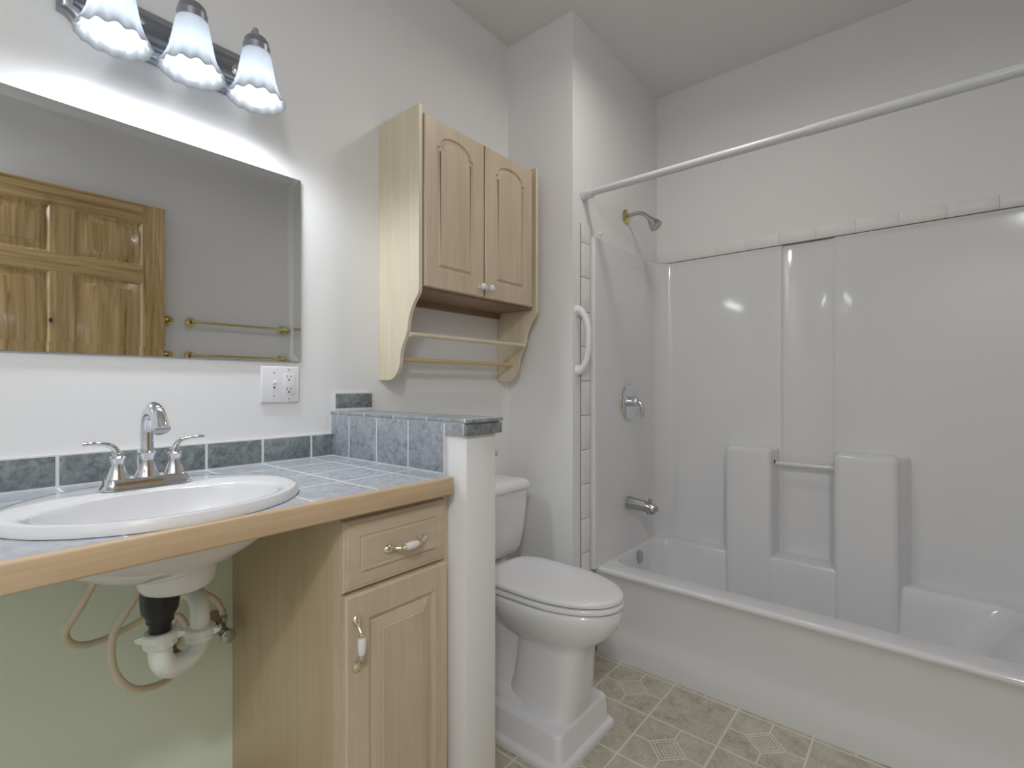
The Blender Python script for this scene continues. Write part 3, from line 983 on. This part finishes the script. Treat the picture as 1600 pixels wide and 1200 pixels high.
for lx in (0.2435, 0.3750, 0.5060):
    m = MB()
    pts = spline([(lx, W - .026, 1.818), (lx, W - .050, 1.824), (lx, LY + .035, 1.850), (lx, LY + .018, 1.872), (lx, LY + .004, 1.874), (lx, LY, 1.862), (lx, LY, 1.846)], 7)
    m.tube(pts, 0.0058, 14)
    m.lathe([(0.017, 0), (0.015, 0.005), (0.007, 0.008)], (lx, W - .028, 1.818), (0, -1, 0), 24)
    finish('arm', m, NICKEL, t, 50)
    m = MB(); m.lathe([(0.010, 1.856), (0.020, 1.853), (0.0255, 1.846), (0.0265, 1.836), (0.0285, 1.834), (0.0285, 1.818), (0.024, 1.817)], (lx, LY, 0), seg=32)
    finish('socket', m, GUN, t, 40)
    def ruf(r, h, th, lobes=13):
        k = max(0.0, min(1.0, (1.775 - h) / 0.07)) ** 1.6
        return (r * (1 + 0.040 * k * cos(lobes * th)), 0.0028 * k * cos(lobes * th + 0.6))
    outer = [(0.026, 1.822), (0.0295, 1.818), (0.032, 1.806), (0.0350, 1.790), (0.0380, 1.772), (0.0420, 1.752), (0.0475, 1.734), (0.0540, 1.719), (0.0605, 1.7085)]
    inner = [(r - 0.0022, h + (0.0008 if i == 0 else 0)) for i, (r, h) in enumerate(reversed(outer))]
    m = MB(); m.lathe(outer + inner, (lx, LY, 0), seg=88, cap0=False, cap1=False, fn=ruf)
    finish('glass_shade', m, SHADE, t, 60)
    m = MB(); m.lathe([(0.013, 1.818), (0.013, 1.795), (0.020, 1.782), (0.031, 1.764), (0.0365, 1.744), (0.0365, 1.730), (0.032, 1.716), (0.023, 1.706), (0.012, 1.701), (0.002, 1.700)], (lx, LY, 0), seg=32)
    finish('bulb', m, BULBM, t, 60)
    ld = bpy.data.lights.new('bulb_light', 'SPOT')
    ld.energy = LAMP_W; ld.color = BULB_COL; ld.shadow_soft_size = 0.03
    ld.spot_size = R(176); ld.spot_blend = 0.6
    lo = bpy.data.objects.new('bulb_light', ld); lo.location = (lx, LY, 1.698); COL.objects.link(lo)
for lx in (0.309, 0.441):
    m = MB(); m.lathe([(0.0035, 0), (0.0035, 0.010), (0.0055, 0.011), (0.0055, 0.016), (0.002, 0.020)], (lx, W - .027, 1.822), (0, -1, 0), 14)
    finish('finial', m, NICKEL, t, 40)

# ------------------------------------------------------------------ toilet riser and toilet
TX = 1.2465
t = thing('toilet_riser', 'white plastic riser block with flared foot under the toilet', 'riser', (TX, 1.0, 0))
m = MB()
def rr3(x0, x1, y0, y1, r, z):
    return [Vector((x, y, z)) for x, y in rrect(x0, x1, y0, y1, r, 8)]
m.loft([rr3(1.095, 1.401, 0.744, 1.290, 0.022, 0.0), rr3(1.095, 1.401, 0.744, 1.290, 0.022, 0.012), rr3(1.0975, 1.3985, 0.7465, 1.2875, 0.021, 0.018), rr3(1.103, 1.393, 0.752, 1.282, 0.02, 0.022), rr3(1.108, 1.388, 0.757, 1.277, 0.02, 0.024), rr3(1.1105, 1.3855, 0.7600, 1.2745, 0.02, 0.030),
        rr3(1.1145, 1.3825, 0.7630, 1.271, 0.02, 0.088), rr3(1.117, 1.380, 0.7655, 1.269, 0.02, 0.0935), rr3(1.122, 1.375, 0.7700, 1.264, 0.018, 0.0955)])
finish('block', m, RISERW, t, 40)

ZR = 0.0955
t = thing('toilet', 'white toilet with closed elongated lid standing on the riser', 'toilet', (TX, 1.0, ZR))
def egg(yf, yb, hw, z, yc=None, nb=2.4, nf=2.0, n=64, x=TX):
    """closed outline: front half ellipse to yf, back half super-ellipse to yb"""
    if yc is None:
        yc = yf + (yb - yf) * 0.55
    p = []
    for i in range(n):
        a = 2 * pi * i / n
        c, s_ = cos(a), sin(a)
        e = nf if s_ < 0 else nb
        px = hw * (abs(c) ** (2 / e)) * (1 if c >= 0 else -1)
        py = (abs(s_) ** (2 / e)) * ((yb - yc) if s_ >= 0 else -(yc - yf))
        if s_ < 0:
            px = hw * (abs(c) ** (2 / nf)) * (1 if c >= 0 else -1)
        p.append(Vector((x + px, yc + py, z)))
    return p
m = MB()
m.loft([egg(0.769, 1.010, 0.099, ZR, 0.87, 4, 3.2), egg(0.769, 1.010, 0.099, ZR + .006, 0.87, 4, 3.2), egg(0.7665, 1.005, 0.094, ZR + .02, 0.87, 4, 3.2), egg(0.760, 0.990, 0.088, ZR + .07, 0.86, 4, 3.2), egg(0.754, 0.980, 0.083, 0.24, 0.86, 3.6, 3.2), egg(0.748, 0.980, 0.081, 0.288, 0.86, 3.4, 3.0),
        egg(0.738, 1.00, 0.085, 0.305, 0.87, 3.2, 2.6), egg(0.712, 1.03, 0.100, 0.322, 0.88, 3, 2.3), egg(0.688, 1.06, 0.115, 0.343, 0.89, 2.8, 2.1), egg(0.666, 1.09, 0.128, 0.368, 0.90, 2.6, 2.05), egg(0.655, 1.10, 0.136, 0.392, 0.90, 2.6, 2.0), egg(0.652, 1.10, 0.139, 0.412, 0.90, 2.6, 2.0), egg(0.656, 1.095, 0.136, 0.4225, 0.90, 2.6, 2.0), egg(0.665, 1.09, 0.130, 0.4255, 0.90, 2.6, 2.0)])
# trapway, rear foot and tank shelf
m.loft([rr3(TX - .098, TX + .098, 0.90, 1.25, 0.03, ZR), rr3(TX - .097, TX + .097, 0.90, 1.25, 0.03, ZR + .02), rr3(TX - .085, TX + .085, 0.92, 1.24, 0.03, ZR + .032), rr3(TX - .072, TX + .072, 0.93, 1.23, 0.03, ZR + .045), rr3(TX - .062, TX + .062, 0.93, 1.22, 0.03, 0.24), rr3(TX - .070, TX + .070, 0.93, 1.23, 0.03, 0.33), rr3(TX - .085, TX + .085, 0.94, 1.27, 0.03, 0.375), rr3(TX - .105, TX + .105, 0.96, 1.298, 0.03, 0.40), rr3(TX - .105, TX + .105, 0.96, 1.298, 0.03, 0.431), rr3(TX - .100, TX + .100, 0.965, 1.293, 0.028, 0.434)])
finish('bowl', m, PORCELAIN, t, 50)
m = MB()
def seat(yf, yb, hw, z):
    return egg(yf, yb, hw, z, 0.885, 4.5, 2.05)
m.loft([seat(0.656, 1.095, 0.134, 0.4285), seat(0.650, 1.098, 0.138, 0.431), seat(0.649, 1.098, 0.139, 0.438), seat(0.652, 1.096, 0.137, 0.4425), seat(0.66, 1.09, 0.130, 0.444)])
finish('seat', m, SEATP, t, 50)
m = MB()
m.loft([seat(0.655, 1.088, 0.133, 0.4475), seat(0.651, 1.090, 0.136, 0.4495), seat(0.650, 1.091, 0.137, 0.456), seat(0.654, 1.089, 0.134, 0.4615), seat(0.664, 1.083, 0.126, 0.4645), seat(0.70, 1.06, 0.095, 0.4665), seat(0.78, 1.00, 0.045, 0.467)])
finish('lid', m, SEATP, t, 50)
for s_ in (-1, 1):
    m = MB(); m.box((TX + s_ * .075 - .018, 1.088, 0.4345), (TX + s_ * .075 + .018, 1.108, 0.452), 0.005, 3)
    finish('hinge', m, SEATP, t, 40)
m = MB()
def tk(hw, yf, z, r=0.035):
    return rr3(TX - hw, TX + hw, yf, 1.312, r, z)
m.loft([tk(0.150, 1.185, 0.4345), tk(0.172, 1.168, 0.437), tk(0.187, 1.153, 0.447), tk(0.194, 1.142, 0.47), tk(0.199, 1.130, 0.53), tk(0.203, 1.122, 0.62), tk(0.2045, 1.119, 0.684)])
finish('tank', m, PORCELAIN, t, 50)
m = MB()
def tl(o, z, r=0.035):
    return rr3(TX - .2045 - o, TX + .2045 + o, 1.119 - o, 1.3165, r, z)
m.loft([tl(-0.01, 0.682), tl(0.008, 0.682), tl(0.0095, 0.686), tl(0.0085, 0.694), tl(0.005, 0.704), tl(-0.002, 0.710), tl(-0.015, 0.7135), tl(-0.045, 0.715, 0.03)])
finish('tank_lid', m, PORCELAIN, t, 50)
m = MB()
m.lathe([(0.012, 0), (0.012, 0.006), (0.006, 0.008), (0.006, 0.016)], (TX - .15, 1.1205, 0.645), (0, -1, 0), 20)
m.tube([(TX - .15, 1.106, 0.645), (TX - .12, 1.104, 0.642), (TX - .085, 1.105, 0.638)], [0.006, 0.005, 0.006], 12)
finish('flush_lever', m, CHROME, t, 40)

# paper holder on the far face of the partition
t = thing('paper_holder', 'chrome round ended toilet paper holder on the far face of the partition', 'toilet paper holder', (0.872, 0.86, 0.886))
m = MB()
m.lathe([(0.022, 0), (0.022, 0.004), (0.012, 0.010), (0.008, 0.014), (0.0075, 0.026)], (0.8722, 0.812, 0.886), (1, 0, 0), 28)
m.sphere((0.905, 0.812, 0.886), 0.0105, 24)
finish('post', m, CHROME, t, 40)
m = MB()
m.lathe([(0.022, 0), (0.022, 0.004), (0.012, 0.010), (0.008, 0.014), (0.0075, 0.026)], (0.8722, 0.932, 0.886), (1, 0, 0), 28)
m.sphere((0.905, 0.932, 0.886), 0.0105, 24)
finish('post', m, CHROME, t, 40)
m = MB(); m.tube([(0.905, 0.815, 0.886), (0.905, 0.929, 0.886)], 0.006, 16)
finish('roller', m, PLASTIC, t, 40)

# ------------------------------------------------------------------ bathtub
TUB = t = thing('bathtub', 'white alcove bathtub with a plain curved apron', 'bathtub', (2.0, 0.31, 0))
ZT = 0.345
XF = 1.704
YA, YB = YE + .002, YC - .0075
ap = [(1.722, 0.0), (1.7225, 0.012), (1.7235, 0.04), (1.728, 0.075), (1.7335, 0.105), (1.7355, 0.130), (1.7345, 0.17), (1.7295, 0.24), (1.7225, 0.29), (1.7145, 0.317), (1.7085, 0.323), (1.7045, 0.328), (1.7035, 0.334), (1.7050, 0.340), (1.7090, 0.344), (1.7150, ZT)]
m = MB()
m.loft([[Vector((x, y, z)) for x, z in ap] for y in (YA, YB)], False, False, closed=False)
finish('apron', m, ACRYLIC, t, 60)
m = MB()
def basin(o, z, sl=0.0, r=0.085):
    x0, x1, y0, y1 = 1.790 + o, 2.232 - o, YE + .13 + o + sl, 0.9785 - o * 0.75
    return [Vector((x, y, z)) for x, y in rrect(x0, x1, y0, y1, r, 10)]
outer_d = [Vector((1.715, YA, ZT)), Vector((XB - .001, YA, ZT)), Vector((XB - .001, YB, ZT)), Vector((1.715, YB, ZT))]
op = basin(0, ZT)
m.tess([outer_d, op])
m.loft([op, basin(0.003, ZT - .0012), basin(0.0062, ZT - .005), basin(0.009, ZT - .012), basin(0.014, ZT - .04, 0.02), basin(0.022, 0.24, 0.06, 0.09), basin(0.034, 0.15, 0.10, 0.09), basin(0.046, 0.10, 0.13, 0.09), basin(0.065, 0.075, 0.15, 0.09), basin(0.10, 0.065, 0.16, 0.07)], False, True)
finish('basin', m, ACRYLIC, t, 60)
m = MB(); m.lathe([(0.029, 0), (0.029, 0.004), (0.024, 0.008), (0.006, 0.009), (0.004, 0.0075)], (2.035, 0.9700, 0.301), (0, -1, 0.08), 32)
m.lathe([(0.003, 0), (0.002, 0.002)], (2.035, 0.9615, 0.301), (0, -1, 0.08), 10)
part_label(finish('overflow_plate', m, CHROME2, t, 40), 'round chrome overflow plate')
m = MB(); m.lathe([(0.028, 0), (0.028, 0.003), (0.02, 0.005)], (2.01, 0.80, 0.066), seg=28)
finish('drain', m, CHROME2, t, 40)

# ------------------------------------------------------------------ tub surround
t = thing('tub_surround', 'glossy white moulded wall surround above the bathtub', 'shower surround', (2.0, 0.31, ZT))
YS, XS = 0.984, 2.290
RCV = 0.085
ZS = 1.630
plan = [(1.6770, YC - .0006), (1.6770, YS + .008), (1.6790, YS + .003), (1.6830, YS + .0005), (1.689, YS)]
plan += [(1.72, YS), (1.80, YS), (1.9, YS), (2.0, YS), (2.1, YS)]
plan += arc(XS - RCV, YS - RCV, RCV, pi / 2, 0, 12)
rec0, rec1 = 0.4605, 0.2745
dd = 0.011
plan += [(XS, 0.70), (XS, 0.56), (XS, rec0 + .006), (XS + .0015, rec0 + .002), (XS + dd - .003, rec0 - .002), (XS + dd, rec0 - .006), (XS + dd, 0.36),
         (XS + dd, rec1 + .012), (XS + dd - .003, rec1 + .006), (XS + .003, rec1 + .001), (XS, rec1 - .005), (XS, 0.1), (XS, -0.10)]
YS2 = YE + .022
plan += arc(XS - RCV, YS2 + RCV, RCV, 0, -pi / 2, 12)
plan += [(2.1, YS2), (1.9, YS2), (1.689, YS2), (1.679, YS2 - .004), (1.677, YE + .0006)]
m = MB()
m.loft([[Vector((x, y, ZT - .002)) for x, y in plan], [Vector((x, y, ZS - .003)) for x, y in plan]], False, False, closed=False)
finish('panel', m, ACRYLIC, t, 40)
# top lip back to the wall
m = MB()
back = []
for x, y in plan:
    bx = min(x, XB - .0005)
    if y > 0.6 and x < XS - .001 and y > YS - RCV:
        q = (max(x, 1.677), YC - .0006)
        if x > XS - RCV:
            q = (x + (XB - .0006 - x) * ((x - (XS - RCV)) / RCV), YC - .0006 if y > YS - RCV * .3 else y + (YC - .0006 - y) * .6)
    elif y < 0 and x < XS - .001 and y < YS2 + RCV:
        q = (x, YE + .0006)
        if x > XS - RCV:
            q = (x + (XB - .0006 - x) * ((x - (XS - RCV)) / RCV), YE + .0006)
    else:
        q = (XB - .0004, y)
    back.append(q)
m.loft([[Vector((x, y, ZS - .003)) for x, y in plan], [Vector((x + (q[0] - x) * .15, y + (q[1] - y) * .15, ZS)) for (x, y), q in zip(plan, back)], [Vector((q[0], q[1], ZS)) for q in back]], False, False, closed=False)
finish('top_lip', m, ACRYLIC, t, 40)
# moulded shelf columns
def column(y0, y1, ztop, xf, dl, dr, name):
    """front face between y0 and y1; dl / dr = draft of the sides at +Y / -Y"""
    def ring(o, z, bx=XS + .004):
        r = 0.022
        yl, yr = y1 - o, y0 + o
        x = xf + o
        p = [(bx, yl + dl)]
        p += [(x + r * 2.2, yl + dl * .25)]
        p += [(x + r * (1 - sin(a)), yl - r * (1 - cos(a))) for a in [pi / 2 * i / 5 for i in range(6)]]
        p += [(x + r * (1 - cos(a)), yr + r * (1 - sin(a))) for a in [pi / 2 * i / 5 for i in range(6)]]
        p += [(x + r * 2.2, yr - dr * .25), (bx, yr - dr)]
        return [Vector((q[0], q[1], z)) for q in p]
    base = MB(); base.loft([ring(0, 0.13), ring(0, ZT)], True, False, closed=True)
    finish('column_base', base, ACRYLIC, TUB, 45)
    rs = [ring(0, ZT), ring(0, ztop - .020)]
    for i in range(1, 7):
        a = pi / 2 * i / 6
        rs.append(ring(0.020 * (1 - cos(a)), ztop - .020 + .020 * sin(a)))
    m = MB(); m.loft(rs, False, True, closed=True)
    return finish(name, m, ACRYLIC, t, 45)
column(0.478, 0.655, 0.800, 2.185, 0.022, 0.010, 'shelf_column')
column(0.075, 0.268, 0.800, 2.185, 0.006, 0.034, 'shelf_column')
m = MB(); m.box((2.192, 0.262, 0.13), (XS + dd + .0003, 0.4838, 0.30))
finish('ledge_base', m, ACRYLIC, TUB, 40)
m = MB()
lp = [(XS + dd + .0003, 0.30), (2.192, 0.30), (2.192, 0.354), (2.1935, 0.360), (2.197, 0.3645), (2.203, 0.366), (XS + dd + .0003, 0.366)]
m.loft([[Vector((x, y, z)) for x, z in lp] for y in (0.262, 0.4838)])
part_label(finish('soap_ledge', m, ACRYLIC, t, 40), 'low soap ledge between the two moulded columns')
m = MB(); m.tube([(2.255, 0.264, 0.735), (2.255, 0.482, 0.735)], 0.0085, 16)
part_label(finish('washcloth_bar', m, ACRYLIC, t, 40), 'slim white bar between the two moulded columns')
m = MB(); m.lathe([(0.008, 0), (0.008, 0.002), (0.003, 0.003)], (2.205, 0.4695, 0.748), (0, -1, 0), 16)
finish('bar_socket', m, BLACK, t)

# ------------------------------------------------------------------ shower fittings
t = thing('showerhead', 'chrome shower head on a bent arm with brass wall flange', 'shower head', (1.980, YC, 1.786))
m = MB(); m.lathe([(0.031, 0), (0.031, 0.003), (0.026, 0.008), (0.012, 0.012)], (1.9800, YC - .0005, 1.786), (0, -1, 0), 32)
part_label(finish('wall_flange', m, BRASS, t, 40), 'brass wall flange')
m = MB()
pts = spline([(1.980, YC - .004, 1.786), (1.980, YC - .045, 1.790), (1.980, YC - .075, 1.785), (1.980, YC - .100, 1.766), (1.980, YC - .112, 1.752)], 7)
m.tube(pts, 0.0085, 16)
finish('arm', m, CHROME2, t, 50)
m = MB()
m.lathe([(0.010, -0.004), (0.0115, 0.004), (0.0125, 0.010), (0.0175, 0.020), (0.0235, 0.032), (0.0265, 0.046), (0.0265, 0.050), (0.023, 0.052), (0.004, 0.0525)], (1.980, YC - .110, 1.755), (0, -0.62, -0.78), 28)
finish('head', m, CHROME2, t, 40)
m = MB(); m.lathe([(0.020, 0.0), (0.019, 0.002), (0.006, 0.003)], Vector((1.980, YC - .110, 1.755)) + Vector((0, -0.62, -0.78)).normalized() * 0.0520, (0, -0.62, -0.78), 24)
part_label(finish('nozzle_face', m, mat('nozzle_grey', rgb(196, 196, 180), 0.4), t, 40), 'pale nozzle face')

t = thing('shower_valve', 'round chrome shower valve with lever handle on the end wall', 'shower valve', (1.968, YS, 0.981))
m = MB(); m.lathe([(0.078, 0.0), (0.078, 0.003), (0.074, 0.008), (0.060, 0.012), (0.050, 0.009), (0.030, 0.008)], (1.968, YS - .0003, 0.981), (0, -1, 0), 48)
finish('escutcheon', m, CHROME, t, 35)
m = MB()
m.lathe([(0.021, 0), (0.021, 0.018), (0.018, 0.028), (0.012, 0.040), (0.004, 0.044)], (1.968, YS - .007, 0.984), (0, -1, 0), 28)
pts = spline([(1.968, YS - .030, 0.988), (1.970, YS - .045, 0.982), (1.972, YS - .056, 0.968), (1.974, YS - .060, 0.950), (1.975, YS - .060, 0.930), (1.975, YS - .058, 0.918)], 6)
n = len(pts)
m.tube(pts, [0.0145 - 0.006 * (i / (n - 1)) for i in range(n)], 18)
finish('lever', m, CHROME, t, 45)

t = thing('tub_spout', 'chrome tub spout with diverter knob below the shower valve', 'tub spout', (1.958, YS, 0.55))
m = MB()
pts = [(1.957, YS - .0003, 0.5515), (1.957, YS - .02, 0.5510), (1.957, YS - .05, 0.5495), (1.957, YS - .08, 0.5470), (1.957, YS - .103, 0.5430), (1.957, YS - .118, 0.5370), (1.957, YS - .126, 0.5290)]
m.tube(pts, [0.0275, 0.0265, 0.0245, 0.0235, 0.0235, 0.0215, 0.012], 26)
m.lathe([(0.0165, 0), (0.0165, 0.018), (0.0150, 0.020)], (1.957, YS - .100, 0.5385), (0, 0, -1), 22)
finish('body', m, CHROME2, t, 40)
m = MB(); m.lathe([(0.0035, 0), (0.0035, 0.010), (0.0070, 0.012), (0.0075, 0.018), (0.005, 0.021)], (1.957, YS - .100, 0.562), (0, 0, 1), 16)
part_label(finish('diverter', m, mat('tarnished_brass', rgb(170, 150, 110), 0.3, 1.0), t, 40), 'small tarnished diverter knob')

t = thing('grab_bar', 'short white curved grab bar at the edge of the shower wall', 'grab bar', (1.592, YC, 1.22))
m = MB()
gx = 1.590
pts = spline([(gx, YC - .0005, 1.333), (gx, YC - .012, 1.332), (gx + .001, YC - .026, 1.318), (gx + .003, YC - .040, 1.290), (gx + .004, YC - .046, 1.255), (gx + .004, YC - .047, 1.221), (gx + .004, YC - .046, 1.187), (gx + .003, YC - .040, 1.152), (gx + .001, YC - .026, 1.124), (gx, YC - .012, 1.110), (gx, YC - .0005, 1.109)], 6)
n = len(pts)
m.tube(pts, [0.0112 + 0.0110 * abs(2 * i / (n - 1) - 1) ** 4 for i in range(n)], 20)
finish('bar', m, PLASTIC, t, 50)

t = thing('curtain_rod', 'white telescoping shower curtain rod across the tub alcove', 'curtain rod', (1.6355, 0.3, 1.780))
m = MB(); m.tube([(1.6355, YC - .02, 1.780), (1.6355, 0.26, 1.780)], 0.0130, 20); finish('inner_tube', m, RODW, t, 50)
m = MB(); m.tube([(1.6355, 0.265, 1.780), (1.6355, YE + .02, 1.780)], 0.0145, 20); finish('outer_tube', m, RODW, t, 50)
for y, s_ in ((YC, -1), (YE, 1)):
    m = MB(); m.lathe([(0.027, 0), (0.027, 0.005), (0.020, 0.010), (0.0185, 0.035), (0.016, 0.040)], (1.6355, y + s_ * .0004, 1.780), (0, s_, 0), 28)
    finish('end_cap', m, RODW, t, 40)

m = MB()
m.lathe([(0.0075, 0), (0.0075, 0.003), (0.003, 0.005), (0.003, 0.012), (0.005, 0.014), (0.002, 0.016)], (1.757, YC - .0003, 1.661), (0, -1, 0), 16)
tag(finish('wall_hook', m, PLASTIC, None, 40), 'tiny clear hook just above the top left of the surround', 'hook')
